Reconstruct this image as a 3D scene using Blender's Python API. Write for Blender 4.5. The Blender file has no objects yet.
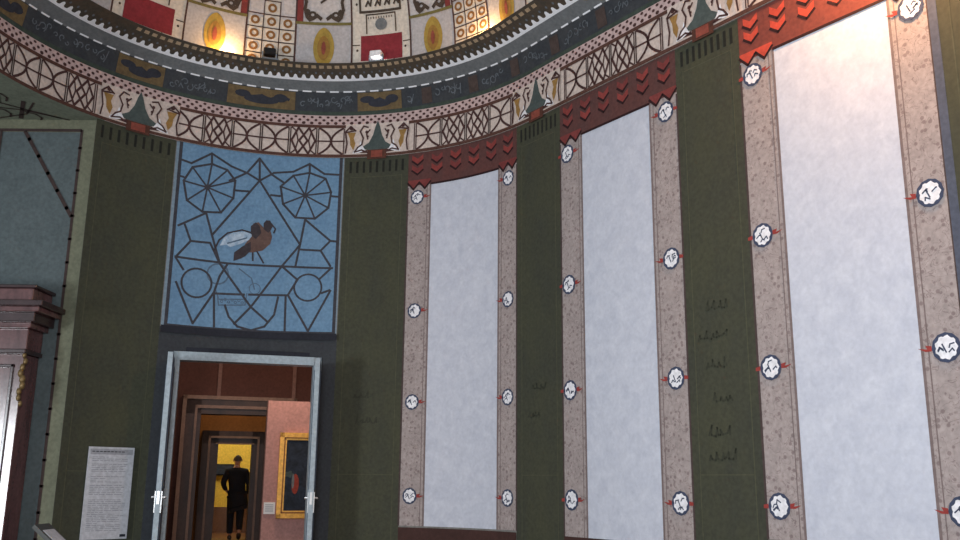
import bpy, bmesh, math, random
from mathutils import Vector, Matrix
from mathutils.geometry import tessellate_polygon
random.seed(7)
COL = bpy.context.scene.collection
PI = math.pi

# ------------------------------------------------------------------ plan of the hall
# a wall with a straight run (s > 0) and a round apse (s < 0); s is metres along the wall, z metres up
EYE = 1.6; FLOOR = 0.38
CX, CY, R, TH = -2.163, 8.9656, 3.425, -0.95493
U = (math.cos(TH), math.sin(TH)); N = (-U[1], U[0])
def W(s, off=0.0):
    if s > 0:
        return (CX+(R-off)*N[0]+U[0]*s, CY+(R-off)*N[1]+U[1]*s)
    a = TH+PI/2-s/R
    return (CX+(R-off)*math.cos(a), CY+(R-off)*math.sin(a))
def wall(s, z, d=0.0):
    x, y = W(s, d); return (x, y, z)
PROF = [(0,6.1),(0.0,6.74),(0.07,7.08),(0.10,7.10),(0.25,7.19),(0.49,7.33)]
def cornice(s, z, d=0.0):                 # surface of the entablature
    o = 0
    for (o0,z0),(o1,z1) in zip(PROF, PROF[1:]):
        if z >= z0: o = o0+(o1-o0)*min(1,(z-z0)/(z1-z0))
    x, y = W(s, o+d); return (x, y, z)
def dome(s, z, d=0.0):
    q = min(1.0, (z-7.25)/3.2); c = math.sqrt(max(0,1-q*q))
    x, y = W(s, min(R-0.001, 0.25+(R-0.25)*(1-c)+d)); return (x, y, z-d*q)

# ------------------------------------------------------------------ materials
def lin(c):
    return tuple(((v/255)/12.92 if v/255 <= .04045 else ((v/255+.055)/1.055)**2.4) for v in c)
MATS = {}
def mat(name, rgb, var=.15, scale=3.0, rough=.85, metal=0, streak=None, spec=.3, bump=0, second=None, emit=None, dist=0.0, grain=.14):
    """plaster-like procedural material: two tones mixed by layered noise"""
    m = bpy.data.materials.new(name); m.use_nodes = True
    nt = m.node_tree; b = nt.nodes['Principled BSDF']
    c = lin(rgb)
    tc = nt.nodes.new('ShaderNodeTexCoord'); mp = nt.nodes.new('ShaderNodeMapping')
    mp.inputs['Scale'].default_value = streak or (1,1,1)
    nt.links.new(tc.outputs['Object'], mp.inputs['Vector'])
    n = nt.nodes.new('ShaderNodeTexNoise'); n.inputs['Scale'].default_value = scale
    n.inputs['Detail'].default_value = 6; n.inputs['Roughness'].default_value = .65; n.inputs['Distortion'].default_value = dist
    nt.links.new(mp.outputs[0], n.inputs['Vector'])
    cr = nt.nodes.new('ShaderNodeValToRGB'); cr.color_ramp.elements[0].position = .3; cr.color_ramp.elements[1].position = .7
    a2 = lin(second) if second else tuple(v*(1-var) for v in c)
    a1 = c if second else tuple(min(1,v*(1+var)) for v in c)
    cr.color_ramp.elements[0].color = (*a2,1); cr.color_ramp.elements[1].color = (*a1,1)
    nt.links.new(n.outputs['Fac'], cr.inputs['Fac'])
    g = nt.nodes.new('ShaderNodeTexNoise'); g.inputs['Scale'].default_value = 26; g.inputs['Detail'].default_value = 3
    nt.links.new(tc.outputs['Object'], g.inputs['Vector'])
    gr = nt.nodes.new('ShaderNodeMapRange'); gr.inputs[1].default_value = .3; gr.inputs[2].default_value = .7
    gr.inputs[3].default_value = 1-grain; gr.inputs[4].default_value = 1+grain; nt.links.new(g.outputs['Fac'], gr.inputs[0])
    ml = nt.nodes.new('ShaderNodeVectorMath'); ml.operation = 'SCALE'
    nt.links.new(cr.outputs[0], ml.inputs[0]); nt.links.new(gr.outputs[0], ml.inputs['Scale'])
    nt.links.new(ml.outputs[0], b.inputs['Base Color'])
    b.inputs['Roughness'].default_value = rough; b.inputs['Metallic'].default_value = metal
    b.inputs['Specular IOR Level'].default_value = spec
    if bump:
        bp = nt.nodes.new('ShaderNodeBump'); bp.inputs['Strength'].default_value = bump; bp.inputs['Distance'].default_value = .02
        nt.links.new(n.outputs['Fac'], bp.inputs['Height']); nt.links.new(bp.outputs[0], b.inputs['Normal'])
    if emit:
        b.inputs['Emission Color'].default_value = (*lin(emit[0]),1); b.inputs['Emission Strength'].default_value = emit[1]
    MATS[name] = m; return m
def mat_speckle():
    """beige vine-and-berry strip: dark specks and thin wandering stems"""
    m = mat('beige_floral', (160,149,146), .10, 5); nt = m.node_tree; b = nt.nodes['Principled BSDF']
    tc = [n for n in nt.nodes if n.type=='TEX_COORD'][0]
    base = b.inputs['Base Color'].links[0].from_socket
    def ramp(sock, p0, p1):
        r = nt.nodes.new('ShaderNodeMapRange'); r.inputs[1].default_value=p0; r.inputs[2].default_value=p1
        nt.links.new(sock, r.inputs[0]); return r.outputs[0]
    v = nt.nodes.new('ShaderNodeTexVoronoi'); v.inputs['Scale'].default_value = 15
    nt.links.new(tc.outputs['Object'], v.inputs['Vector'])
    f1 = ramp(v.outputs['Distance'], .30, .20)
    n = nt.nodes.new('ShaderNodeTexNoise'); n.inputs['Scale'].default_value = 9; n.inputs['Distortion'].default_value = 1.5
    nt.links.new(tc.outputs['Object'], n.inputs['Vector'])
    s = nt.nodes.new('ShaderNodeMath'); s.operation='SUBTRACT'; s.inputs[1].default_value=.5; nt.links.new(n.outputs['Fac'], s.inputs[0])
    a = nt.nodes.new('ShaderNodeMath'); a.operation='ABSOLUTE'; nt.links.new(s.outputs[0], a.inputs[0])
    f2 = ramp(a.outputs[0], .018, .004)
    mx = nt.nodes.new('ShaderNodeMath'); mx.operation='MAXIMUM'; nt.links.new(f1, mx.inputs[0]); nt.links.new(f2, mx.inputs[1])
    k = nt.nodes.new('ShaderNodeMath'); k.operation='MULTIPLY'; k.inputs[1].default_value=.5; nt.links.new(mx.outputs[0], k.inputs[0])
    mix = nt.nodes.new('ShaderNodeMixRGB'); mix.inputs[2].default_value = (*lin((92,70,72)),1)
    nt.links.new(k.outputs[0], mix.inputs[0]); nt.links.new(base, mix.inputs[1]); nt.links.new(mix.outputs[0], b.inputs['Base Color'])
    return m
mat('olive_green', (60,62,53), .25, 2.2, streak=(1,1,.5), second=(70,71,54))
mat('olive_green_dark', (34,35,30), .1, 6)
mat('olive_line', (76,77,60), .1, 6)
mat('scribble', (56,58,47), .2, 9)
mat('damask_white', (203,207,217), .05, 7, second=(184,189,202), dist=.4, grain=.05)
mat_speckle()
mat('strip_line', (120,106,104), .1, 6)
mat('strip_edge', (72,60,58), .1, 6)
mat('valance_brown', (84,58,56), .15, 4, second=(96,58,54))
mat('valance_red', (118,56,54), .15, 6)
mat('valance_bright', (134,60,56), .15, 6)
mat('valance_brown_warm', (124,62,52), .15, 4, second=(108,58,52))  # lit copy of valance_brown, lamp glow put into the colour
mat('valance_red_warm', (184,72,56), .15, 6)  # valance_red brightened as if under the lamp
mat('valance_dark', (44,22,24), .1, 6)
mat('medallion_blue', (62,70,92), .1, 8)
mat('medallion_white', (228,228,232), .05, 20)
mat('finial_red', (146,60,56), .1, 8)
mat('lattice_cream', (204,188,178), .08, 5)
mat('lattice_brown', (74,50,48), .15, 8)
mat('rail_brown', (86,58,50), .2, 8)
mat('pearl_pink', (196,170,166), .08, 8)
mat('vase_green', (74,84,82), .15, 8)
mat('horn_ochre', (150,116,66), .2, 9)
mat('block_red', (134,70,58), .2, 9)
mat('block_dark', (84,52,42), .15, 9)
mat('frieze_slate', (52,56,62), .2, 5, second=(66,68,70))
mat('frieze_green', (62,72,64), .2, 6)
mat('frieze_gold', (118,100,68), .25, 9, second=(92,76,56))
mat('frieze_rust', (74,62,58), .2, 9)
mat('frieze_scroll', (96,102,108), .2, 9)
mat('beast_blue', (50,52,60), .2, 9)
mat('mould_slate', (112,116,118), .12, 5)
mat('mould_white', (236,238,242), .04, 9, grain=.04)
mat('mould_brown', (86,72,58), .2, 6, second=(66,64,58))
mat('mould_cream', (168,146,118), .1, 9)
mat('dome_plaster', (196,190,188), .05, 3)
mat('dome_grey', (176,174,176), .06, 4)
mat('dome_cream', (208,200,188), .05, 5)
mat('dome_line', (74,52,50), .15, 8)
mat('dome_olive', (112,104,62), .15, 8)
mat('dome_red', (132,46,54), .15, 6)
mat('dome_bar_red', (124,56,54), .15, 6)
mat('dome_ochre', (160,136,66), .15, 9)
mat('dome_orange', (146,112,56), .15, 9)
mat('dome_scroll', (72,62,54), .2, 12)
mat('dome_ring', (128,92,54), .15, 9)
mat('grey_medal', (112,116,118), .2, 14)
mat('sky_blue', (112,146,174), .10, 3, second=(98,132,162), dist=.6)
mat('slate_edge', (78,84,98), .08, 5)
mat('pale_blue', (124,142,156), .08, 5)
mat('trellis_line', (62,62,68), .15, 9)
mat('trellis_faint', (84,104,124), .15, 9)
mat('bird_brown', (106,84,76), .25, 14, second=(86,66,62))
mat('bird_dark', (60,54,58), .2, 14)
mat('bird_white', (190,204,216), .12, 14, second=(120,150,178))
mat('navy', (54,57,62), .15, 3, second=(60,63,66))
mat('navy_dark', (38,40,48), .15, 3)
mat('door_blue', (158,172,180), .08, 6, rough=.5)
mat('door_face', (62,74,92), .15, 5, rough=.5)
mat('chrome', (190,190,190), .02, 5, rough=.3, metal=.8)
mat('dado_brown', (66,44,40), .15, 4)
mat('niche_grey', (88,98,100), .12, 3, second=(80,90,92))
mat('niche_olive', (108,110,92), .12, 4)
mat('niche_line', (60,48,46), .15, 8)
mat('soffit_green', (110,118,104), .12, 5)
mat('glossy_wood', (112,78,78), .35, 3.5, rough=.22, spec=1.0, streak=(1.5,1.5,.35), second=(70,42,44), bump=.18)
mat('glossy_wood_dark', (56,40,42), .3, 4, rough=.25, spec=.8, bump=.1)
mat('gilt', (120,100,66), .2, 20, rough=.4, metal=.4)
mat('paper', (186,188,194), .03, 5)
mat('paper_band', (150,152,158), .03, 5)
mat('label_white', (238,236,234), .02, 5, grain=.02)
mat('ink', (140,142,150), .05, 9)
mat('ink_dark', (40,42,50), .05, 9)
mat('floor_wood', (104,72,50), .2, 2, rough=.4, streak=(1,6,1))
mat('maroon_wall', (78,48,42), .15, 3)
mat('maroon_strip', (112,84,78), .15, 3)
mat('portal_wood', (72,50,42), .3, 5, rough=.45, spec=.25, streak=(1,1,.4), second=(44,30,26))
mat('portal_wood_light', (118,90,76), .2, 5, rough=.5, spec=.3)
mat('brown_wall', (120,78,42), .1, 3)
mat('pink_wall', (188,140,132), .08, 2.5, streak=(2,2,.3))
mat('yellow_wall', (220,186,74), .06, 2)
mat('plaster_grey', (120,118,114), .1, 3)
mat('gold_frame', (214,154,66), .2, 20, rough=.35, metal=.3)
mat('gold_dark', (120,72,26), .2, 20, rough=.4, metal=.3)
mat('canvas_dark', (52,60,74), .3, 7, second=(34,38,44), dist=1)
mat('canvas_red', (150,62,50), .3, 15)
mat('canvas_light', (120,120,120), .3, 15)
mat('suit', (26,26,34), .15, 8)
mat('skin', (176,126,104), .06, 20, rough=.6)
mat('hair_grey', (92,84,80), .2, 60)
mat('shirt_white', (205,205,212), .05, 20)
mat('shoe', (52,42,40), .1, 20, rough=.4)
mat('black_metal', (24,24,26), .1, 20, rough=.5)
mat('grey_metal', (120,130,140), .1, 20, rough=.4)
mat('post_grey', (70,72,70), .1, 10, rough=.5)
mat('lamp_white', (235,240,245), .02, 5, emit=((255,250,240), 3))
mat('warm_bulb', (255,190,110), .02, 5, emit=((255,190,110), 12))

# ------------------------------------------------------------------ objects
def put(name, bm, m, parent=None, smooth=False):
    me = bpy.data.meshes.new(name); bm.to_mesh(me); bm.free()
    me.materials.append(MATS[m])
    if smooth:
        for p in me.polygons: p.use_smooth = True
    o = bpy.data.objects.new(name, me); COL.objects.link(o)
    if parent: o.parent = parent
    return o
def tag(o, label, cat, group=None):
    o['label'] = label; o['category'] = cat
    if group: o['group'] = group
    return o
def empty(name, loc=(0,0,0)):
    o = bpy.data.objects.new(name, None); o.location = loc; COL.objects.link(o); return o
def child(o, root):
    o.parent = root; o.matrix_parent_inverse = Matrix.Translation(-root.location)
    return o
def struct(o): o['kind'] = 'structure'; return o

class Paint:
    """flat painted or plastered shapes drawn in (s, z) and laid onto a surface, d metres proud of it"""
    def __init__(self, f=wall, d=0.0, step=.12):
        self.f, self.d, self.step, self.v, self.fc = f, (d*.45 if f is wall and d < .04 else d), step, [], []
    def rect(self, s0, s1, z0, z1, ds=None, dz=None):
        ns = max(1, math.ceil(abs(s1-s0)/(ds or self.step))); nz = max(1, math.ceil(abs(z1-z0)/(dz or .5)))
        if self.f is not wall: nz = max(nz, math.ceil(abs(z1-z0)/.1))
        b = len(self.v)
        for j in range(nz+1):
            for i in range(ns+1):
                self.v.append(self.f(s0+(s1-s0)*i/ns, z0+(z1-z0)*j/nz, self.d))
        for j in range(nz):
            for i in range(ns):
                a = b+j*(ns+1)+i; self.fc.append((a, a+1, a+ns+2, a+ns+1))
        return self
    def stroke(self, pts, w, closed=False):
        if closed: pts = list(pts)+[pts[0]]
        for (x0,y0),(x1,y1) in zip(pts, pts[1:]):
            L = math.hypot(x1-x0, y1-y0)
            if L < 1e-6: continue
            ux, uy = (x1-x0)/L, (y1-y0)/L; e = w*.35 if len(pts) > 2 else 0
            x0e, y0e, L2 = x0-ux*e, y0-uy*e, L+2*e; n = max(1, math.ceil(L2/self.step)); b = len(self.v)
            for i in range(n+1):
                cx, cy = x0e+ux*L2*i/n, y0e+uy*L2*i/n
                for k in (-.5, .5): self.v.append(self.f(cx-uy*w*k, cy+ux*w*k, self.d))
            for i in range(n):
                a = b+2*i; self.fc.append((a, a+1, a+3, a+2))
        return self
    def disc(self, s, z, rs, rz=None, n=16, r0=0, a0=0, a1=2*PI, wob=0, lobes=8):
        rz = rz or rs; b = len(self.v)
        if r0 == 0: self.v.append(self.f(s, z, self.d))
        for i in range(n+1):
            a = a0+(a1-a0)*i/n; k = 1+wob*math.cos(lobes*a)
            self.v.append(self.f(s+rs*k*math.cos(a), z+rz*k*math.sin(a), self.d))
            if r0: self.v.append(self.f(s+rs*r0*math.cos(a), z+rz*r0*math.sin(a), self.d))
        for i in range(n):
            if r0: a = b+2*i; self.fc.append((a, a+1, a+3, a+2))
            else: self.fc.append((b, b+1+i, b+2+i))
        return self
    def poly(self, pts):
        tris = tessellate_polygon([[Vector((x,y,0)) for x,y in pts]])
        def sub(t, k=0):
            e = max(range(3), key=lambda i: math.dist(t[i], t[(i+1)%3]))
            if math.dist(t[e], t[(e+1)%3]) > self.step*1.5 and k < 8:
                m = ((t[e][0]+t[(e+1)%3][0])/2, (t[e][1]+t[(e+1)%3][1])/2)
                return sub((t[e], m, t[(e+2)%3]), k+1)+sub((m, t[(e+1)%3], t[(e+2)%3]), k+1)
            return [t]
        for tr in tris:
            for t in sub(tuple(pts[i] for i in tr)):
                b = len(self.v); self.v += [self.f(x, y, self.d) for x, y in t]; self.fc.append((b, b+1, b+2))
        return self
    def build(self, name, m, parent=None):
        me = bpy.data.meshes.new(name); me.from_pydata(self.v, [], self.fc); me.materials.append(MATS[m])
        o = bpy.data.objects.new(name, me); COL.objects.link(o)
        if parent: child(o, parent)
        return o
def P(d=0.0, f=wall, step=.12): return Paint(f, d, step)

def box(bm, x0, x1, y0, y1, z0, z1, T=None, bevel=0):
    r = bmesh.ops.create_cube(bm, size=1)
    for v in r['verts']:
        v.co = Vector(((x0+x1)/2+v.co.x*(x1-x0), (y0+y1)/2+v.co.y*(y1-y0), (z0+z1)/2+v.co.z*(z1-z0)))
        if T: v.co = T(v.co)
    return r['verts']
def tube(bm, pts, rad, n=8, T=None):
    pts = [Vector(p) for p in pts]; rings = []
    for i, p in enumerate(pts):
        t = (pts[min(i+1,len(pts)-1)]-pts[max(i-1,0)]).normalized()
        a = t.cross(Vector((0,0,1)) if abs(t.z) < .9 else Vector((1,0,0))).normalized(); b = t.cross(a)
        r = rad[i] if isinstance(rad,(list,tuple)) else rad
        rings.append([bm.verts.new((T or (lambda q:q))(p+a*r*math.cos(2*PI*k/n)+b*r*math.sin(2*PI*k/n))) for k in range(n)])
    for r0, r1 in zip(rings, rings[1:]):
        for k in range(n): bm.faces.new((r0[k], r0[(k+1)%n], r1[(k+1)%n], r1[k]))
    bm.faces.new(rings[0]); bm.faces.new(list(reversed(rings[-1])))

# ------------------------------------------------------------------ setting: curved wall, floor, dome
S0, S1 = -6.48, 9.0
DL, DR, DT = -5.17, -3.25, 3.235      # doorway in the curved wall
w = P()
w.rect(S0, DL, FLOOR, 6.16); w.rect(DL, DR, DT, 6.16); w.rect(DR, S1, FLOOR, 6.16)
struct(w.build('wall_apse', 'plaster_grey'))
bm = bmesh.new(); box(bm, -14, 9, -6, 13.2, FLOOR-.1, FLOOR); struct(put('floor', bm, 'floor_wood'))
d = P(f=dome); d.rect(-10.76, S1, 7.25, 10.44, ds=.15, dz=.1); ceil = struct(d.build('ceiling', 'dome_plaster'))

# niche on the left: flat rear wall with a painted frame, soffit with painted trellis
def flat(x, z, d=0.0): return (x, 11.06-d, z)
nw = P(f=flat); nw.rect(-10, -4.91, FLOOR, 6.12, ds=1, dz=1); niche = struct(nw.build('wall_left', 'niche_grey'))
P(.006, flat).rect(-10, -4.93, 5.93, 6.1).rect(-5.13, -4.93, FLOOR, 5.93, dz=1).build('painted_border', 'niche_olive', niche)
st = P(.012, flat)
st.stroke([(-10,5.945),(-5.12,5.955)], .04).stroke([(-5.12,5.96),(-5.12,FLOOR)], .035)
st.stroke([(-5.85,5.94),(-5.13,4.8)], .045).stroke([(-6.15,5.94),(-6.15,FLOOR)], .03)
for k in range(24):
    st.rect(-5.145, -5.095, 5.7-k*.3, 5.73-k*.3)
    if k < 5: st.disc(-5.85+.144*k+.07, 5.83-.228*k, .026, n=8)
st.build('painted_bamboo', 'niche_line', niche)
bm = bmesh.new(); n = 24; ra = []
for i in range(n+1):
    s = -6.40-2.0*i/n; x, y = W(s, .035); ra.append((bm.verts.new((x,y,6.098)), bm.verts.new((x-(.0 if i<n else 3), 11.06, 6.098))))
for a, b in zip(ra, ra[1:]): bm.faces.new((a[0], b[0], b[1], a[1]))
sof = struct(put('trim_1', bm, 'soffit_green'))
def under(x, y, d=0.0): return (x, y, 6.098-.006-d)
u = Paint(under, 0)
u.stroke([(-5.60,10.45),(-5.90,11.0)], .05).stroke([(-6.2,10.6),(-5.75,10.72),(-5.3,11.04)], .03)
u.stroke([(-5.66,9.9),(-5.92,10.5),(-5.66,10.74),(-5.38,10.98)], .03).stroke([(-5.75,10.1),(-6.1,10.3)], .03)
u.stroke([(-5.95,10.5),(-6.3,10.4),(-6.6,10.8)], .03).stroke([(-5.5,10.5),(-5.75,10.85),(-6.2,11.0)], .025)
for x_, y_ in ((-5.75,10.25),(-5.95,10.75),(-6.25,10.45),(-5.62,10.88)): u.stroke([(x_-.12,y_-.1),(x_-.02,y_-.02),(x_,y_+.1),(x_-.06,y_+.2)], .025)
u.build('painted_trellis', 'niche_line', sof)

# ------------------------------------------------------------------ entablature
# trim_2: cream band with brown fretwork; trim_3: pearl band; trim_4: slate frieze; trim_5: cornice moulding
band = struct(P(.02, cornice).rect(-10.7, S1, 6.10, 6.58).build('trim_2', 'lattice_cream'))
P(.03, cornice).rect(-10.7, S1, 6.10, 6.145).rect(-10.7, S1, 6.545, 6.59).build('rail', 'rail_brown', band)
COLS = [(-6.48,-5.39), (-3.05,-2.10), (-.28,.57), (2.45,3.28), (5.22,6.09)]
fr = P(.028, cornice, .08)
def cell(a, b, kind):
    z0, z1 = 6.15, 6.54; m = (a+b)/2; h = (b-a)/2; zc = (z0+z1)/2; hz = (z1-z0)/2; lw = .024
    fr.rect(a-.022, a-.006, z0, z1); fr.rect(a+.006, a+.022, z0, z1)
    fr.rect(b-.022, b-.006, z0, z1); fr.rect(b+.006, b+.022, z0, z1)
    if kind == 'A':
        fr.stroke([(a, zc), (b, zc)], .022)
        for sg, c in ((1, a), (-1, b)):
            fr.stroke([(c+sg*(.03+(h-.03)*(1-(i/5)**2)), zc+hz*i/5) for i in range(-5, 6)], .03)
    else:
        for sg, c in ((1, a), (-1, b)):
            fr.stroke([(c+sg*.03, zc), (c+sg*h*.62, z1), (m+sg*h*.30, zc), (c+sg*h*.62, z0)], .03, True)
            fr.stroke([(c+sg*.03, z1), (c+sg*h*.45, z1-.05), (c+sg*h*.62, zc), (c+sg*h*.45, z0+.05), (c+sg*.03, z0)], .02)
def bay(a, b, kinds):
    for i, k in enumerate(kinds): cell(a+(b-a)*i/len(kinds), a+(b-a)*(i+1)/len(kinds), k)
bay(-10.6, -6.55, 'ABAABABAAB'); bay(-5.44, -3.06, 'ABAABA'); bay(-2.0, -.36, 'ABBA'); bay(.70, 2.29, 'ABBA')
bay(3.42, 5.1, 'ABBA'); bay(6.2, 8.0, 'ABBA')
fr.build('fretwork', 'lattice_brown', band)

pearl = struct(P(.03, cornice).rect(-10.7, S1, 6.59, 6.735).build('trim_3', 'pearl_pink'))
dots = P(.036, cornice)
k = 0; s = -9.0
while s < 6.5:
    dots.disc(s, 6.615, .028, .024, 6).disc(s+.058, 6.66, .024, .02, 6).disc(s, 6.705, .024, .018, 6); s += .116
dots.build('bead', 'lattice_brown', pearl)

fz = struct(P(.002, cornice).rect(-10.7, S1, 6.735, 7.08).build('trim_4', 'frieze_slate'))
P(.006, cornice).rect(-10.7, S1, 6.735, 6.80).build('green_border', 'frieze_green', fz)
golds = [(-8.4,-7.7), (-6.31,-5.65), (-4.76,-3.80), (-2.89,-2.22)]
for a, b in golds:
    g = P(.01, cornice).rect(a, b, 6.80, 7.06).build('gold_panel', 'frieze_gold', fz)
    L = b-a; q = P(.016, cornice, .06)
    q.disc(a+L*.22, 6.96, .11, .05, 12).disc(a+L*.78, 6.95, .10, .06, 12).disc(a+L*.5, 6.90, L*.26, .055, 14)
    q.stroke([(a+L*.2,6.98),(a+L*.35,6.93),(a+L*.5,6.96),(a+L*.62,6.92),(a+L*.8,6.98),(a+L*.9,6.94)], .04)
    q.build('beast', 'beast_blue', g)
rust = P(.01, cornice)
for a in (-1.9, -1.12, -.35, .45, 1.3, 2.2, 3.1): rust.rect(a, a+.16, 6.82, 7.04)
rust.build('rust_panel', 'frieze_rust', fz)
sc = P(.014, cornice, .05)
for a, b in ((-10,-8.5), (-7.6,-6.4), (-5.58,-4.82), (-3.74,-2.95), (-2.15,-1.95), (-1.7,-1.2), (-.9,-.4), (-.1,.4), (.7,1.25), (1.5,2.1)):
    s = a+.05
    while s < b-.08:
        z = 6.93+random.uniform(-.05,.05); t0 = random.uniform(0, 2*PI); r = random.uniform(.03,.06); dr = random.choice((-1,1))
        sc.stroke([(s+r*(1-t/8)*math.cos(t0+dr*t), z+r*(1-t/8)*math.sin(t0+dr*t)) for t in [i*.8 for i in range(7)]], .014)
        if random.random() < .6: sc.stroke([(s+.03, z-.05), (s+.05, z), (s+random.uniform(.03,.12), random.uniform(6.85,7.02))], .014)
        s += random.uniform(.06,.11)
sc.build('scroll', 'frieze_scroll', fz)

mo = P(0, cornice); mo.rect(-10.7, S1, 7.08, 7.185, dz=.03)
mould = struct(mo.build('trim_5', 'mould_slate'))
bd = P(.006, cornice); s = -9.5
while s < 4: bd.rect(s, s+.13, 7.072, 7.088); s += .20
bd.build('bead_line', 'mould_white', mould)
P(.0, cornice).rect(-10.7, S1, 7.185, 7.33).build('brown_fascia', 'mould_brown', mould)
zg = P(.008, cornice, .06); s = -9.5
while s < 4:
    zg.poly([(s,7.176),(s+.128,7.176),(s+.128,7.194),(s+.10,7.198),(s+.084,7.222),(s+.064,7.229),(s+.044,7.222),(s+.028,7.198),(s,7.194)]); s += .128
zg.build('white_scallop', 'mould_white', mould)
zd = P(.008, cornice, .06); s = -9.5
while s < 4: zd.disc(s, 7.245, .018, .010, 6); s += .128
zd.build('scallop_dot', 'frieze_scroll', mould)
md = P(.008, cornice, .06); s = -6.3
while s < .6:
    md.rect(s, s+.075, 7.283, 7.308); s += .125
md.build('cream_dentil', 'mould_cream', mould)
# top of the cornice, a ledge the lamps stand on
lg = Paint(lambda s, t, d: (*W(s, t), 7.335), 0); lg.rect(-10.7, S1, .10, .49); lg.build('ledge', 'plaster_grey', mould)

# ------------------------------------------------------------------ painted dome
SE = [-7.17, -6.62, -5.52, -4.6, -3.84, -2.95, -1.98, -1.20, -.55, .25]
def D(d): return P(d, dome, .1)
zb, zl = 7.30, 8.01
ln = D(.016)
for s in [-9.6,-8.85,-8.1]+SE+[1.25,2.1,2.9,3.7]: ln.rect(s-.014, s+.014, zb, 9.4)
ln.build('seam', 'dome_line', ceil)
def red_cell(a, b):
    c = (a+b)/2; h = (b-a)/2
    D(.006).rect(a, b, zb, 9.4).build('cream_field', 'dome_cream', ceil)
    D(.012).rect(c-h*.70, c+h*.70, 7.46, 7.83).build('red_tablet', 'dome_red', ceil)
    q = D(.018); q.stroke([(c-h*.5,7.86),(c-h*.5,8.12),(c+h*.5,8.12),(c+h*.5,7.86)], .02)
    q.stroke([(c-h*.7,8.16),(c+h*.7,8.16),(c+h*.7,8.6),(c-h*.7,8.6)], .035, True)
    for x in (a+.09, b-.09): q.disc(x, 7.62, .02, n=6); q.disc(x, 8.27, .02, n=6)
    for x in (a, b-.13): q.rect(x, x+.13, 7.69, 7.705)
    for x in (c-h*.42, c+h*.42): q.rect(x-.01, x+.01, 7.34, 7.46)
    for i in range(10): q.rect(c-h*.45+i*h*.09, c-h*.42+i*h*.09, 8.06, 8.09)
    for i in range(4): q.stroke([(c-h*.5+i*.16, 8.24), (c-h*.42+i*.16, 8.30), (c-h*.34+i*.16, 8.24), (c-h*.3+i*.16,8.32)], .03)
    q.build('tablet_frame', 'dome_scroll', ceil)
    D(.022).disc(c, 7.98, .10, .085, 14).build('grey_medallion', 'grey_medal', ceil)
def mandorla_cell(a, b):
    c = (a+b)/2; h = (b-a)/2
    D(.006).rect(a, b, zb, zl).build('grey_field', 'dome_grey', ceil)
    def lens(k, kz, zc): return [(c+k*math.cos(t)*(abs(math.cos(t))**.15), zc+kz*math.sin(t)) for t in [2*PI*i/24 for i in range(24)]]
    D(.012).poly(lens(.165, .29, 7.67)).build('mandorla', 'dome_ochre', ceil)
    D(.018).poly(lens(.10, .18, 7.66)).build('mandorla_core', 'dome_orange', ceil)
    D(.024).poly(lens(.035, .10, 7.66)).build('mandorla_heart', 'block_red', ceil)
    D(.02).rect(a, b, zl-.02, zl+.02).build('olive_rail', 'dome_olive', ceil)
    q = D(.02)
    for sg in (-1, 1):
        q.stroke([(c+sg*x*h, z) for x, z in ((.12,8.08),(.25,8.12),(.40,8.08),(.52,8.06),(.62,8.10),(.70,8.20),(.66,8.30),(.72,8.42))], .05)
        q.disc(c+sg*h*.42, 8.13, .07, .05, 10, r0=.4); q.disc(c+sg*h*.6, 8.16, .05, .05, 8)
    q.stroke([(c-.05,8.3),(c+.05,8.36),(c+.03,8.5)], .03)
    q.build('scroll_ornament', 'dome_scroll', ceil)
def grid_cell(a, b, flipped=False):
    w_ = (b-a)/3
    D(.006).rect(a, b, zb, zl+.02).rect(a+w_, b-w_, zl, 8.3).build('cream_field', 'dome_cream', ceil)
    q = D(.014); r = D(.014)
    for j in range(5):
        z = 7.325+j*.187
        for i in range(3):
            if j == 4 and i != 1: continue
            q.stroke([(a+i*w_,z),(a+(i+1)*w_,z),(a+(i+1)*w_,z+.187),(a+i*w_,z+.187)], .016, True)
            r.disc(a+(i+.5)*w_, z+.094, .072, .062, 14, r0=.48)
    q.build('grid_line', 'dome_line', ceil); r.build('painted_ring', 'dome_ring', ceil)
def red_bar(s, w=.10): D(.014).rect(s-w/2, s+w/2, zl+.02, 8.9).build('red_bar', 'dome_bar_red', ceil)
S_ = SE
mandorla_cell(-7.75, S_[1]-.02); red_cell(S_[1]+.02, S_[2]); mandorla_cell(S_[2], S_[3]); grid_cell(S_[3], S_[4])
mandorla_cell(S_[4], S_[5]); red_cell(S_[5], S_[6]); mandorla_cell(S_[6], S_[7]); grid_cell(S_[7], S_[8])
mandorla_cell(S_[8], S_[9]); red_cell(S_[9], 1.25); mandorla_cell(1.25, 2.1); grid_cell(2.1, 2.9); red_cell(-8.85,-7.75)
for s in (-4.66, -3.78, -1.28, -.52): red_bar(s)

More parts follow.
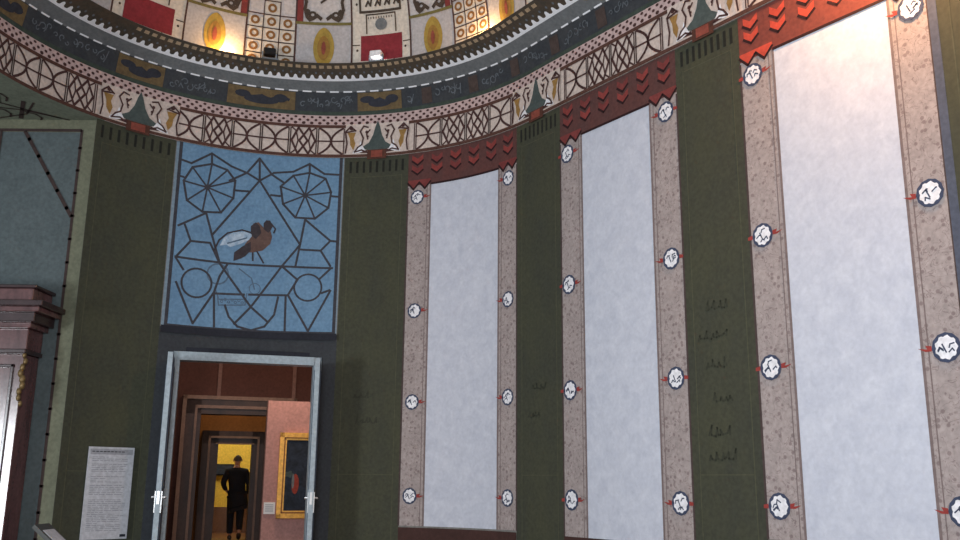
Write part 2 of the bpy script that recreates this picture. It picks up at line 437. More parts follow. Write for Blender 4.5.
# ------------------------------------------------------------------ green pilasters with painted vase capitals
def pilaster(s0, s1, label, mult=1):
    x, y = W((s0+s1)/2); root = empty('green_pilaster', (x, y, FLOOR))
    tag(root, label, 'pilaster', 'green painted pilasters')
    c = (s0+s1)/2; h = (s1-s0)/2
    P(.008).rect(s0, s1, FLOOR, 6.1).build('shaft', 'olive_green', root)
    q = P(.014)
    n = 9
    for i in range(n):
        a = s0+.09+(s1-s0-.18)*i/(n-1); q.rect(a-.017, a+.017, 5.87, 6.04)
    q.build('flute', 'olive_green_dark', root)
    l = P(.014)
    for a in (s0+.10, s1-.10): l.rect(a-.006, a+.006, FLOOR, 5.82)
    l.rect(s0+.1, s1-.1, 5.80, 5.81); l.rect(s0+.1, s1-.1, 1.69, 1.70); l.build('inset_line', 'olive_line', root)
    g = P(.016, step=.06); rr = random.Random(int(s0*100))
    for z in ((3.25, 2.98, 2.70, 2.37, 2.06, 1.84) if s0 > 2 and s0 < 3 else (2.7, 2.37) if s0 < 0 and s0 > -4 else ()):
        L = h*rr.uniform(.5, .95); a = c-L*rr.uniform(.5,.9); g = P(.012, step=.06)
        pts_ = []; t = a
        while t < a+L:
            pts_ += [(t, z+rr.uniform(-.02,.02)), (t+rr.uniform(.0,.04), z+rr.uniform(.03,.09)), (t+.03, z)]; t += rr.uniform(.05,.09)
        g.stroke(pts_, .02).build('faded_inscription', 'scribble', root)
    # capital painted across the cream band
    C = lambda d: P(d, cornice, .06)
    K = max(.47, h)
    cap = C(.034).rect(c-K, c+K, 6.14, 6.60).build('capital_field', 'lattice_cream', root)
    k = K/.5
    pts = lambda l, sg=1: [(c+sg*x*k, z) for x, z in l]
    C(.040).poly(pts([(-.25,6.235),(-.13,6.31),(-.07,6.42),(-.035,6.55),(0,6.64),(.035,6.55),(.07,6.42),(.13,6.31),(.25,6.235),(.16,6.20),(-.16,6.20)])).build('vase', 'vase_green', cap)
    C(.040).poly(pts([(-.15,6.20),(.15,6.20),(.15,6.06),(-.15,6.06)])).build('vase_foot', 'block_dark', cap)
    C(.046).poly(pts([(-.09,6.185),(.09,6.185),(.09,6.085),(-.09,6.085)])).build('red_block', 'block_red', cap)
    for sg in (-1, 1):
        C(.040).poly(pts([(.34,6.47),(.47,6.47),(.43,6.38),(.42,6.28),(.37,6.20),(.34,6.30),(.37,6.38)], sg)).build('horn', 'horn_ochre', cap)
        q = C(.046)
        q.stroke(pts([(.49,6.16),(.47,6.30),(.50,6.48),(.42,6.56),(.34,6.49)], sg), .022)
        q.stroke(pts([(.34,6.50),(.49,6.47)], sg), .022)
        q.stroke(pts([(.15,6.16),(.24,6.20),(.35,6.17),(.30,6.24),(.24,6.28),(.22,6.38),(.27,6.48),(.22,6.56),(.15,6.54)], sg), .022)
        q.stroke(pts([(.12,6.50),(.17,6.44),(.15,6.36)], sg), .02)
        q.disc(c+sg*.41*k, 6.53, .03, n=8).disc(c+sg*.17*k, 6.47, .022, n=8).disc(c+sg*.15*k, 6.40, .016, n=8)
        q.poly(pts([(.15,6.20),(.28,6.16),(.15,6.15)], sg))
        q.build('capital_scroll', 'lattice_brown', cap)
        C(.044).poly(pts([(.17,6.17),(.38,6.15),(.36,6.19),(.28,6.26),(.26,6.34),(.23,6.27)], sg)).build('white_leaf', 'medallion_white', cap)
    return root
pilaster(*COLS[0], 'dark green painted pilaster left of the doorway with the white text board on it')
pilaster(*COLS[1], 'dark green painted pilaster between the doorway and the first white panel')
pilaster(*COLS[2], 'narrow dark green painted pilaster between the first and second white panels')
pilaster(*COLS[3], 'dark green painted pilaster with faded writing left of the widest white panel')
pilaster(*COLS[4], 'green painted pilaster cut off by the right edge, lit orange at its top')

# ------------------------------------------------------------------ white wall panels with floral borders and red valance
def medallion(root, s, z, inner, both=False, k=1.0):
    r = .112*k
    m = P(.020).disc(s, z, r, r*1.02, 24, r0=.66, wob=.02, lobes=12).build('medallion', 'medallion_blue', root)
    P(.022).disc(s, z, r*.76, r*.80, 32, wob=.08, lobes=9).build('medallion_flower', 'medallion_white', m)
    q = P(.026, step=.05); rr = random.Random(int(s*37+z*11))
    for i in range(4):
        a = rr.uniform(0, 2*PI); x, y = s+.045*k*math.cos(a), z+.045*k*math.sin(a)
        q.stroke([(x-.02, y-.015), (x+rr.uniform(-.02,.02), y+.01), (x+.02, y+rr.uniform(-.02,.02))], .011*k)
    q.stroke([(s-.03, z+.03), (s, z-.04)], .012).build('medallion_mark', 'medallion_blue', m)
    e = s+inner*r
    q = P(.024, step=.05)
    q.poly([(e, z+.022), (e+inner*.05, z+.03), (e+inner*.035, z), (e+inner*.11, z+.012), (e+inner*.05, z-.018), (e, z-.018)][::inner])
    if both: e = s-inner*r; q.poly([(e, z+.02), (e-inner*.05, z+.01), (e-inner*.05, z-.02), (e, z-.02)])
    q.build('finial', 'finial_red', m)
def wall_panel(s0, s1, w0, w1, zb0, zt0, zt1, cols, meds, label):
    x, y = W((s0+s1)/2); root = empty('painted_wall_panel', (x, y, zb0))
    tag(root, label, 'wall panel', 'white painted wall panels')
    P(.004).rect(w0, w1, zb0, zt1, dz=.3).build('white_field', 'damask_white', root)
    zt = 5.62
    for (a, b, med, inner) in ((s0, w0, meds[0], 1), (w1, s1, meds[1], -1)):
        st = P(.006).rect(a, b, zb0, zt+.05).build('floral_border', 'beige_floral', root)
        q = P(.012)
        e = b if inner > 0 else a
        q.rect(e-.012, e+.012, zb0, zt); q.rect(e-inner*.05-.005, e-inner*.05+.005, zb0, zt)
        q.build('border_line', 'strip_line', st)
        o_ = a if inner > 0 else b
        P(.012).rect(o_-.012, o_+.012, zb0, zt-.02).build('border_edge', 'strip_edge', st)
        for z in (5.45, 3.85, 2.63, 1.43): medallion(st, med, z, inner, both=(s0 > .5 and not (s0 > 3 and inner < 0)), k=.9 if s0 < 0 else 1.0)
    wm = '_warm' if s0 > 3 else ''  # right-hand panel: lamplight is painted into its valance colours
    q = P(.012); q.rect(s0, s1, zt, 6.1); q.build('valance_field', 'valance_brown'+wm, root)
    q = P(.014); n_ = 2
    dk = P(.018, step=.08)
    for a, b in ((s0, w0), (w1, s1)):
        t = (b-a)/n_
        for i in range(n_):
            zlo = 5.565
            q.poly([(a+i*t, 5.66), (a+(i+.5)*t, zlo), (a+(i+1)*t, 5.66), (a+(i+1)*t, 5.70), (a+i*t, 5.70)])
            dk.stroke([(a+i*t, 5.66), (a+(i+.5)*t, zlo), (a+(i+1)*t, 5.66)], .026)
    dk.rect(w0, w1, zt-.012, zt+.016)
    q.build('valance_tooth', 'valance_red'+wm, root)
    r = P(.015, step=.08); r2 = P(.015, step=.08)
    for i in range(cols):
        c = s0+(s1-s0)*(i+.5)/cols-.01; hw = .085
        for j, z in enumerate((5.96, 5.82) if 0 < i < cols-1 else (5.97, 5.83)):
            (r if (i+j) % 2 else r2).poly([(c-hw, z+.02), (c, z-.04), (c+hw, z+.02), (c+hw, z+.10), (c, z+.04), (c-hw, z+.10)])
            dk.stroke([(c-hw, z+.012), (c, z-.052), (c+hw, z+.012)], .026)
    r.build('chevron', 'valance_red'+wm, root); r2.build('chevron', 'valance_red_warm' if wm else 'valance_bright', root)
    dk.build('dark_chevron', 'valance_dark', root)
    return root
wall_panel(-2.10, -.28, -1.75, -.61, 1.06, 5.63, 5.63, 6, (-1.95, -.435),
           'narrowest-looking white panel with beige floral borders, first to the right of the doorway')
wall_panel(.57, 2.45, .95, 2.06, 1.04, 5.64, 5.64, 6, (.70, 2.29),
           'middle one of the three tall white panels, between two dark green pilasters')
wall_panel(3.28, 5.15, 3.66, 4.82, 1.15, 5.61, 5.61, 6, (3.42, 5.01),
           'largest and brightest white panel, at the right of the photo, with red chevron valance')
struct(P(.016).rect(5.15, 5.22, FLOOR, 6.1).build('trim_6', 'slate_edge'))
ba = P(.02)
for a, b in ((-2.10,-.28), (.57,2.45), (3.28,5.15)): ba.rect(a, b, FLOOR, 1.04)
struct(ba.build('baseboard_right', 'dado_brown'))

# ------------------------------------------------------------------ blue trellis panel over the door
B = {'wheelL': [[-4.889,5.86],[-4.673,5.804],[-4.558,5.666],[-4.567,5.411],[-4.719,5.184],[-4.966,5.16],[-5.184,5.289],[-5.248,5.554],[-5.145,5.768],[-4.889,5.86]],
'wheelR': [[-3.541,5.87],[-3.312,5.789],[-3.225,5.587],[-3.253,5.357],[-3.436,5.195],[-3.706,5.202],[-3.888,5.391],[-3.935,5.645],[-3.766,5.818],[-3.541,5.87]],
'cL': [[-4.926,5.516]],
'cR': [[-3.589,5.533]],
'a': [[-5.309,5.847],[-5.165,5.821],[-4.9,6.012],[-4.625,5.868],[-4.408,5.8],[-4.227,5.706]],
'a2': [[-4.9,6.012],[-4.889,5.86]],
'b': [[-4.637,5.656],[-4.408,5.8],[-4.247,6.032],[-4.062,5.808],[-3.895,5.706]],
'b2': [[-4.247,6.032],[-4.227,5.706]],
'c': [[-4.227,5.706],[-4.037,5.839],[-3.77,5.876],[-3.548,6.004],[-3.331,5.858],[-3.126,5.848]],
'c2': [[-3.548,6.004],[-3.541,5.87]],
'd': [[-4.549,5.526],[-4.348,5.533]],
'd2': [[-4.071,5.509],[-3.926,5.503]],
'd3': [[-3.222,5.53],[-3.095,5.518]],
'd4': [[-5.315,5.612],[-5.241,5.605]],
'dia': [[-4.227,5.706],[-4.814,4.851],[-4.683,4.468],[-4.233,3.901],[-3.852,4.495],[-3.621,4.811],[-4.227,5.706]],
'hor': [[-5.273,4.491],[-4.555,4.481],[-3.773,4.493],[-3.157,4.485]],
'e': [[-5.268,4.921],[-4.914,5.151],[-4.814,4.851]],
'e2': [[-5.182,4.946],[-5.088,4.732],[-5.263,4.493]],
'e3': [[-5.088,4.732],[-4.831,4.74],[-4.683,4.468]],
'f': [[-3.57,5.179],[-3.621,4.811],[-3.668,4.503]],
'f2': [[-3.57,5.179],[-3.203,4.876],[-3.104,4.865]],
'f3': [[-3.628,4.744],[-3.332,4.734],[-3.186,4.513]],
'f4': [[-3.203,4.876],[-3.332,4.734]],
'g': [[-5.273,4.491],[-5.147,4.322]],
'g2': [[-5.234,4.153],[-4.974,3.621],[-4.73,4.065],[-4.67,4.297],[-4.58,4.468]],
'g3': [[-4.73,4.065],[-4.695,3.592]],
'g4': [[-4.719,4.05],[-4.321,4.067]],
'arc': [[-4.576,3.903],[-4.514,3.748],[-4.393,3.623],[-4.212,3.581],[-4.036,3.643],[-3.917,3.81],[-3.879,4.055]],
'h': [[-4.269,4.071],[-3.75,4.088],[-3.631,4.311],[-3.852,4.495]],
'h2': [[-3.777,4.087],[-3.764,3.59]],
'h3': [[-3.739,4.077],[-3.451,3.598],[-3.17,4.166]],
'h4': [[-3.174,4.485],[-3.328,4.329]],
'h5': [[-3.302,4.126],[-3.17,4.177]],
'h6': [[-4.233,3.901],[-3.988,3.699]],
'h7': [[-4.233,3.901],[-4.446,3.647]],
'circL': [[-4.967,4.169],[-4.765,4.19],[-4.983,4.38]],
'circR': [[-3.482,4.205],[-3.279,4.209]],
'circs': [[-4.197,4.157],[-4.12,4.162]],
'circt': [[-4.698,4.321],[-4.555,4.335]],
'basket': [[-4.688,4.053],[-4.657,3.896],[-4.311,3.922],[-4.296,4.085]],
'basket2': [[-4.672,3.975],[-4.306,4.003]],
'birdbody': [[-4.04,5.001],[-4.008,4.903],[-4.028,4.801],[-4.127,4.699],[-4.256,4.662],[-4.385,4.651],[-4.367,4.774],[-4.296,4.88],[-4.303,4.991],[-4.272,5.078],[-4.205,5.101],[-4.121,5.018]],
'birdwing': [[-4.272,4.91],[-4.379,4.95],[-4.533,4.923],[-4.657,4.832],[-4.7,4.717],[-4.614,4.738],[-4.56,4.711],[-4.429,4.768],[-4.319,4.834]],
'birdtail': [[-4.291,4.814],[-4.406,4.731],[-4.504,4.64],[-4.506,4.519],[-4.415,4.56],[-4.356,4.598],[-4.283,4.687]],
'birdhead': [[-4.13,5.006],[-4.136,5.09],[-4.102,5.137],[-4.049,5.136],[-4.007,5.06],[-4.03,5.002],[-4.064,4.955]],
'birdshoulder': [[-4.298,4.908],[-4.306,5.035],[-4.241,5.097],[-4.186,5.046],[-4.158,4.948],[-4.226,4.853]],
'birdarc': [[-4.273,4.938],[-4.422,4.968],[-4.61,4.904],[-4.716,4.792],[-4.772,4.638]],
'leg1': [[-4.256,4.662],[-4.248,4.541]],
'leg2': [[-4.205,4.688],[-4.1,4.519]]}
x, y = W(-4.2); tp = empty('trellis_panel', (x, y, 3.57))
tag(tp, 'square sky blue panel painted with brown trellis and a bird, above the doorway', 'wall panel')
P(.008).rect(-5.38, -3.06, 3.56, 6.095).build('pale_border', 'pale_blue', tp)
P(.012).rect(-5.32, -3.10, 3.575, 6.1).build('blue_field', 'sky_blue', tp)
q = P(.018); lw = .030
for a in (-5.32, -3.10): q.rect(a-.022, a+.022, 3.56, 6.1)
q.rect(-5.32, -3.10, 3.56, 3.59)
for k, v in B.items():
    if k in ('cL','cR','circL','circR','circs','circt','basket','basket2','leg1','leg2','birdarc') or (k.startswith('bird')): continue
    q.stroke(v, lw)
for wk, ck in (('wheelL','cL'), ('wheelR','cR')):
    c = B[ck][0]
    for p in B[wk][:-1]: q.stroke([c, p], .024)
    q.disc(c[0], c[1], .04, n=10)
for ck, rr_ in (('circL', .21), ('circR', .20)):
    c = B[ck][0]; q.disc(c[0], c[1], rr_, n=28, r0=.87)
q.build('trellis', 'trellis_line', tp)
q = P(.017)
for ck, rr_ in (('circs', .08), ('circt', .15)): c = B[ck][0]; q.disc(c[0], c[1], rr_, n=20, r0=.85)
q.stroke(B['basket'], .018).stroke(B['basket2'], .018)
for i in range(8): q.disc(-4.62+i*.045, 3.95+.03*(i%2), .022, n=8, r0=.5)
q.stroke([(-4.66,4.3),(-4.72,4.12),(-4.66,3.98)], .02).stroke([(-4.42,4.42),(-4.25,4.3),(-4.2,4.15)], .018)
q.build('faint_basket', 'trellis_faint', tp)
bird = P(.024).poly(B['birdbody']).build('painted_bird', 'bird_brown', tp)
P(.030).poly(B['birdwing']).build('white_wing', 'bird_white', bird)
P(.030).poly(B['birdtail']).poly(B['birdhead']).poly(B['birdshoulder']).build('dark_plumage', 'bird_dark', bird)
P(.034).stroke([(-4.35,4.86),(-4.5,4.80),(-4.6,4.76)], .02).build('plume_line', 'trellis_faint', bird)
for l_ in ('leg1','leg2'): P(.028).stroke(B[l_], .022).build('leg', 'bird_dark', bird)
P(.028).stroke(B['birdarc'], .022).build('tail_plume', 'bird_dark', bird)
P(.028).stroke([(-4.03,5.09),(-3.97,5.02),(-3.99,4.96)], .02).build('beak', 'bird_dark', bird)

# ------------------------------------------------------------------ doorway: frame, two leaves opened into the hall
P0 = Vector((-3.10019, 12.25994, 0)); TT = Vector((.96183, .27364, 0)); NN = Vector((-.27364, .96183, 0))
def T(v): return P0+TT*v.x+NN*v.y+Vector((0,0,v.z))       # local: u to the right, D beyond the wall, z up
def lbox(bm, u0, u1, D0, D1, z0, z1): box(bm, u0, u1, D0, D1, z0, z1, T)
def L(name, m, *bs, parent=None):
    bm = bmesh.new()
    for b in bs: lbox(bm, *b)
    o = put(name, bm, m)
    if parent: child(o, parent)
    return o
door = empty('door_1', T(Vector((0,0,FLOOR)))); struct(door)
q = P(.010); q.rect(-5.39, DL, FLOOR, 3.55); q.rect(DL, DR, DT, 3.55); q.rect(DR, -3.05, FLOOR, 3.55)
q.build('door_surround', 'navy', door)
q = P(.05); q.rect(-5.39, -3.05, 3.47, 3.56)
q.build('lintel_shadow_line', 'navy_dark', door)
L('door_frame', 'door_blue', (-.95,-.865,-.16,.05,FLOOR,3.235), (-.95,.96,-.16,.05,3.125,3.235), (.86,.96,-.16,.05,FLOOR,3.235), parent=door)
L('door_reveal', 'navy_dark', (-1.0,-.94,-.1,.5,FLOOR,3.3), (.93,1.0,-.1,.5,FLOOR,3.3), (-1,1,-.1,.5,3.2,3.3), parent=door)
def leaf(sg, u0, u1):
    bm = bmesh.new()
    def TL(v):                                  # v.x thickness, v.y 0..1 hinge to free edge
        return T(Vector((u0+(u1-u0)*v.y+v.x, -.17-.62*v.y, v.z)))
    box(bm, -.028, .028, 0, 1, FLOOR+.01, 3.135, TL)
    lf = child(put('door_leaf', bm, 'door_face'), door)
    bm = bmesh.new(); box(bm, -.030, .030, .995, 1.03, FLOOR+.01, 3.14, TL)
    child(put('leaf_edge', bm, 'door_blue'), lf)
    bm = bmesh.new()
    for z0, z1 in ((.6,1.3), (1.5,3.0)):
        for s2 in (-1, 1): box(bm, s2*.036-.006, s2*.036+.006, .15, .85, z0, z1, TL)
    child(put('leaf_moulding', bm, 'door_face'), lf)
    bm = bmesh.new()
    box(bm, -.016, .016, 1.0, 1.04, 1.32, 1.47, TL)
    for s2 in (-1, 1):
        tube(bm, [(s2*.03,.93,1.40),(s2*.07,.93,1.40),(s2*.075,.80,1.39)], .012, 8, TL)
        box(bm, s2*.034-.008, s2*.034+.008, .90, .97, 1.22, 1.47, TL)
    child(put('door_handle', bm, 'chrome'), lf)
leaf(-1, -.955, -.955); leaf(1, .925, .845)

# rooms beyond the doorway
rm = struct(L('wall_second_room', 'maroon_wall', (-3,-.66,3.5,3.7,FLOOR,4.6), (.62,3.2,3.5,3.7,FLOOR,4.6), (-.66,.62,3.5,3.7,2.86,4.6),
              (-3.1,-3,.5,3.7,FLOOR,4.6), (3.2,3.3,.5,3.7,FLOOR,4.6)))
L('wall_stile', 'maroon_strip', (-.37,-.31,3.46,3.5,2.97,4.4), (.87,.93,3.46,3.5,2.97,4.4), parent=rm)
struct(L('ceiling_second_room', 'maroon_wall', (-3.1,3.3,.45,3.7,4.6,4.7)))
d2 = empty('door_2', T(Vector((0,3.5,FLOOR)))); struct(d2)
bm = bmesh.new()
L('portal_moulding', 'portal_wood_light', (-.90,-.84,3.38,3.5,FLOOR,2.98), (-.70,-.66,3.36,3.5,FLOOR,2.82), (-.90,.96,3.38,3.5,2.92,2.98), (-.70,.72,3.36,3.5,2.77,2.82),
  (.90,.96,3.38,3.5,FLOOR,2.98), (.68,.72,3.36,3.5,FLOOR,2.82), parent=d2)
L('portal_jamb', 'portal_wood', (-.86,-.60,3.40,3.72,FLOOR,2.95), (.56,.92,3.40,3.72,FLOOR,2.95), (-.86,.92,3.40,3.72,2.68,2.95), parent=d2)
struct(L('wall_third_room', 'brown_wall', (-2.5,-.5,6.2,6.4,FLOOR,4), (.56,2.5,6.2,6.4,FLOOR,4), (-.5,.56,6.2,6.4,2.5,4),
         (-2.6,-2.5,3.7,6.4,FLOOR,4), (2.5,2.6,3.7,6.4,FLOOR,4)))
struct(L('ceiling_third_room', 'brown_wall', (-2.6,2.6,3.7,6.4,4,4.1)))
d3 = empty('door_3', T(Vector((0,6.2,FLOOR)))); struct(d3)
L('portal_jamb', 'portal_wood', (-.58,-.27,6.06,6.42,FLOOR,2.54), (.36,.62,6.06,6.42,FLOOR,2.54), (-.58,.62,6.06,6.42,2.30,2.54), parent=d3)
L('portal_moulding', 'portal_wood_light', (-.46,-.42,6.02,6.08,FLOOR,2.44), (.46,.50,6.02,6.08,FLOOR,2.44), (-.46,.50,6.02,6.08,2.40,2.44), (-.32,.40,6.03,6.08,2.285,2.31), parent=d3)
yr = struct(L('wall_far_room', 'yellow_wall', (-3,3,11,11.2,FLOOR,4.2), (-3.1,-3,6.4,11.2,FLOOR,4.2), (3,3.1,6.4,11.2,FLOOR,4.2), (-3,-.5,6.42,6.5,FLOOR,4.2), (.58,3,6.42,6.5,FLOOR,4.2)))
L('wainscot', 'floor_wood', (-3,3,10.95,11,FLOOR,.98), parent=yr)
struct(L('ceiling_far_room', 'dome_plaster', (-3.1,3.1,6.4,11.2,4.2,4.3)))
bm = bmesh.new(); lbox(bm, -3, 3, .3, 11.2, FLOOR-.06, FLOOR+.005); struct(put('floor_far_rooms', bm, 'floor_wood'))
o = L('picture', 'black_metal', (-.36,.16,10.9,10.98,1.72,1.99)); tag(o, 'small dark picture on the yellow wall behind the man\'s head', 'picture')
L('picture_canvas', 'canvas_dark', (-.33,.13,10.88,10.905,1.75,1.96), parent=o)

pk = L('pink_partition', 'pink_wall', (.40,2.6,1.82,1.98,FLOOR,2.80)); tag(pk, 'pinkish exhibition partition behind the right door leaf, holding the framed painting', 'partition')
L('partition_edge', 'maroon_strip', (.385,.40,1.82,1.98,FLOOR,2.80), parent=pk)
pf = empty('framed_painting', T(Vector((1.1,1.8,1.1))))
tag(pf, 'dark painting in a gold frame on the pink partition, half hidden by the door leaf', 'painting')
L('frame', 'gold_frame', (.60,.665,1.74,1.82,1.06,2.32), (1.5,1.565,1.74,1.82,1.06,2.32), (.60,1.565,1.74,1.82,2.25,2.32), (.60,1.565,1.74,1.82,1.06,1.13), parent=pf)
L('frame_groove', 'gold_dark', (.66,.685,1.755,1.82,1.12,2.26), (.66,1.5,1.755,1.82,2.235,2.255), (.66,1.5,1.755,1.82,1.125,1.15), (1.48,1.5,1.755,1.82,1.12,2.26), parent=pf)
L('inner_slip', 'gold_frame', (.685,.705,1.76,1.82,1.14,2.24), (.685,1.48,1.76,1.82,2.21,2.235), (.685,1.48,1.76,1.82,1.15,1.17), parent=pf)
cv = L('canvas', 'canvas_dark', (.70,1.48,1.775,1.82,1.16,2.22), parent=pf)
def fl(u, z, d=0.0): return tuple(T(Vector((u, 1.77-d, z))))
Paint(fl, .002).disc(.86,1.56,.055,.15,12).build('red_figure', 'canvas_red', cv)
Paint(fl, .004).disc(.825,1.60,.02,.11,10).build('pale_figure', 'canvas_light', cv)
rc = random.Random(9)
for m_ in ('beast_blue','vase_green','frieze_green','canvas_light','frieze_slate','vase_green','frieze_slate'):
    cx_, cz_ = rc.uniform(.76,1.3), rc.uniform(1.3,2.1); Paint(fl, .0015).disc(cx_, cz_, rc.uniform(.03,.07), rc.uniform(.04,.12) if m_ != 'canvas_light' else .02, 18, wob=.25, lobes=5).build('painted_foliage', m_, cv)
cd = L('wall_label', 'label_white', (.42,.585,1.80,1.82,1.12,1.29)); tag(cd, 'small white caption card beside the gold framed painting', 'label card')
L('caption_line', 'ink', *[(.44,.56,1.797,1.80,z,z+.008) for z in (1.25,1.22,1.19,1.16)], parent=cd)

# ------------------------------------------------------------------ text board on the first pilaster
x, y = W(-5.85); tb = empty('text_board', (x, y, .91)); tag(tb, 'tall white text board on the dark green pilaster left of the doorway', 'information board')
bm = bmesh.new()
sa, sb = -6.14, -5.575
A = Vector((*W(sa,.04), 0)); Bv = Vector((*W(sb,.04), 0)); tx = (Bv-A); Lb = tx.length; tx.normalize(); ty = Vector((-tx.y, tx.x, 0))
def TBf(v): return A+tx*v.x+ty*v.y+Vector((0,0,v.z))
def tbox(name, m, parent, *bs):
    bm = bmesh.new()
    for b in bs: box(bm, *b, TBf)
    return child(put(name, bm, m), parent)
tbox('board', 'paper', tb, (0, Lb, 0, .015, .90, 1.985))
tbox('heading_band', 'paper_band', tb, (.02, Lb-.02, -.003, 0, 1.895, 1.96))
rr = random.Random(3); lines = []
z = 1.86
while z > .98:
    if rr.random() < .88:
        xx = .05
        while xx < Lb-.08:
            wl = rr.uniform(.03,.10); 
            if xx+wl > Lb-.05: break
            lines.append((xx, xx+wl, -.002, 0, z, z+.007)); xx += wl+.012
            if rr.random() < .04: break
    z -= .021
for zz in sorted({l[4] for l in lines}): tbox('text_line', 'ink', tb, *[l for l in lines if l[4] == zz])
tbox('heading_text', 'ink_dark', tb, *[(.04+i*.045, .075+i*.045, -.005, -.003, 1.925, 1.935) for i in range(9)])
tbox('logo_mark', 'ink_dark', tb, (Lb-.09, Lb-.02, -.003, 0, .925, .955))

# ------------------------------------------------------------------ carved wooden doorcase at the left edge
dc = empty('wooden_doorcase', (-6.2, 10.7, FLOOR)); tag(dc, 'glossy dark wooden doorcase with moulded cornice at the left edge', 'doorcase')
def bx(name, m, parent, *bs):
    bm = bmesh.new()
    for b in bs: box(bm, *b)
    bmesh.ops.bevel(bm, geom=bm.edges[:], offset=.008, segments=1, affect='EDGES')
    return child(put(name, bm, m), parent)
def curved_top(name, m, parent, y0, y1, z0, z1, x1):
    return bx(name, m, parent, (-8.0, x1, y0, y1, z0, z1))
curved_top('attic_block', 'glossy_wood', dc, 10.55, 11.04, 3.62, 3.78, -5.24)
curved_top('attic_top', 'glossy_wood_dark', dc, 10.52, 11.04, 3.78, 3.82, -5.20)
curved_top('cornice', 'glossy_wood_dark', dc, 10.42, 11.04, 3.55, 3.62, -5.06)
curved_top('cornice_bead', 'glossy_wood', dc, 10.46, 11.04, 3.49, 3.55, -5.11)
curved_top('cornice_cove', 'glossy_wood_dark', dc, 10.52, 11.04, 3.38, 3.49, -5.18)
curved_top('architrave', 'glossy_wood', dc, 10.58, 11.04, 3.32, 3.38, -5.24)
curved_top('frieze_board', 'glossy_wood', dc, 10.66, 11.04, 3.07, 3.32, -5.30)
curved_top('pilaster_capital', 'glossy_wood_dark', dc, 10.60, 11.04, 3.02, 3.07, -5.28)
bx('pilaster_shaft', 'glossy_wood', dc, (-5.85, -5.32, 10.68, 11.04, FLOOR, 3.02))
bx('shaft_panel', 'glossy_wood_dark', dc, (-5.78, -5.74, 10.66, 10.70, .6, 2.9), (-5.46, -5.42, 10.66, 10.70, .6, 2.9), (-5.78, -5.42, 10.66, 10.70, 2.86, 2.9))
bx('door_infill', 'glossy_wood', dc, (-8.0, -5.85, 10.78, 11.04, FLOOR, 3.02))
bm = bmesh.new()
for i in range(9):
    z = 3.0-.07*i; rb = .045*(1-.5*abs(i-4)/6)
    r = bmesh.ops.create_uvsphere(bm, u_segments=8, v_segments=6, radius=rb)
    for v in r['verts']: v.co = Vector((v.co.x*.8-5.30+.02*math.sin(i*1.7), v.co.y*.8+10.64, v.co.z*1.2+z))
child(put('carved_foliage', bm, 'gilt', smooth=True), dc)

# ------------------------------------------------------------------ slanted reading stand at the lower left
ls = empty('reading_stand', (-4.3, 9.6, FLOOR)); tag(ls, 'small grey slanted reading stand at the foot of the left wall', 'lectern')
bm = bmesh.new()
def TS(v):
    a = math.radians(-40); X = v.x*math.cos(a)-v.z*math.sin(a); Z = v.x*math.sin(a)+v.z*math.cos(a)
    return Vector((-4.24+X, 9.6+v.y, 1.00+Z))
box(bm, -.22, .22, -.16, .16, -.02, .02, TS); child(put('slanted_top', bm, 'post_grey'), ls)
bm = bmesh.new(); box(bm, -.13, .19, -.12, .12, .02, .026, TS); child(put('caption_sheet', bm, 'paper'), ls)
bm = bmesh.new(); tube(bm, [(-4.24,9.62,FLOOR+.03),(-4.24,9.62,.99)], .025, 12); child(put('post', bm, 'post_grey'), ls)
bm = bmesh.new(); tube(bm, [(-4.24,9.62,FLOOR),(-4.24,9.62,FLOOR+.03)], .16, 24); child(put('base', bm, 'post_grey'), ls)

# ------------------------------------------------------------------ small floodlights on the cornice ledge
def flood(s, label, lens_m, white=False):
    x, y = W(s, .34); r = empty('floodlight', (x, y, 7.335)); tag(r, label, 'floodlight', 'small floodlights on the cornice ledge')
    dx, dy = W(s+.05, .34); t = Vector((dx-x, dy-y, 0)).normalized(); n = Vector((-t.y, t.x, 0))
    def F(v): return Vector((x, y, 7.335))+t*v.x+n*v.y+Vector((0,0,v.z))
    bm = bmesh.new(); box(bm, -.08, .13, -.05, .05, 0, .07, F); box(bm, -.105, -.085, -.02, .02, .02, .17, F); box(bm, .085, .105, -.02, .02, .02, .17, F); box(bm, -.1,.1,-.02,.02,.06,.08,F)
    child(put('bracket', bm, 'grey_metal'), r)
    bm = bmesh.new(); box(bm, -.085, .085, -.06, .06, .12, .22, F); bmesh.ops.bevel(bm, geom=bm.edges[:], offset=.012, segments=1, affect='EDGES')
    h = child(put('lamp_housing', bm, 'medallion_white' if white else 'black_metal'), r)
    bm = bmesh.new(); box(bm, -.07, .07, .06, .066, .13, .21, F); child(put('lamp_glass', bm, lens_m), h)
flood(-2.53, 'small pale floodlight glowing in front of the dark red tablet on the dome', 'lamp_white', True)
flood(-4.22, 'small black floodlight on the cornice ledge below the painted rings', 'grey_metal')

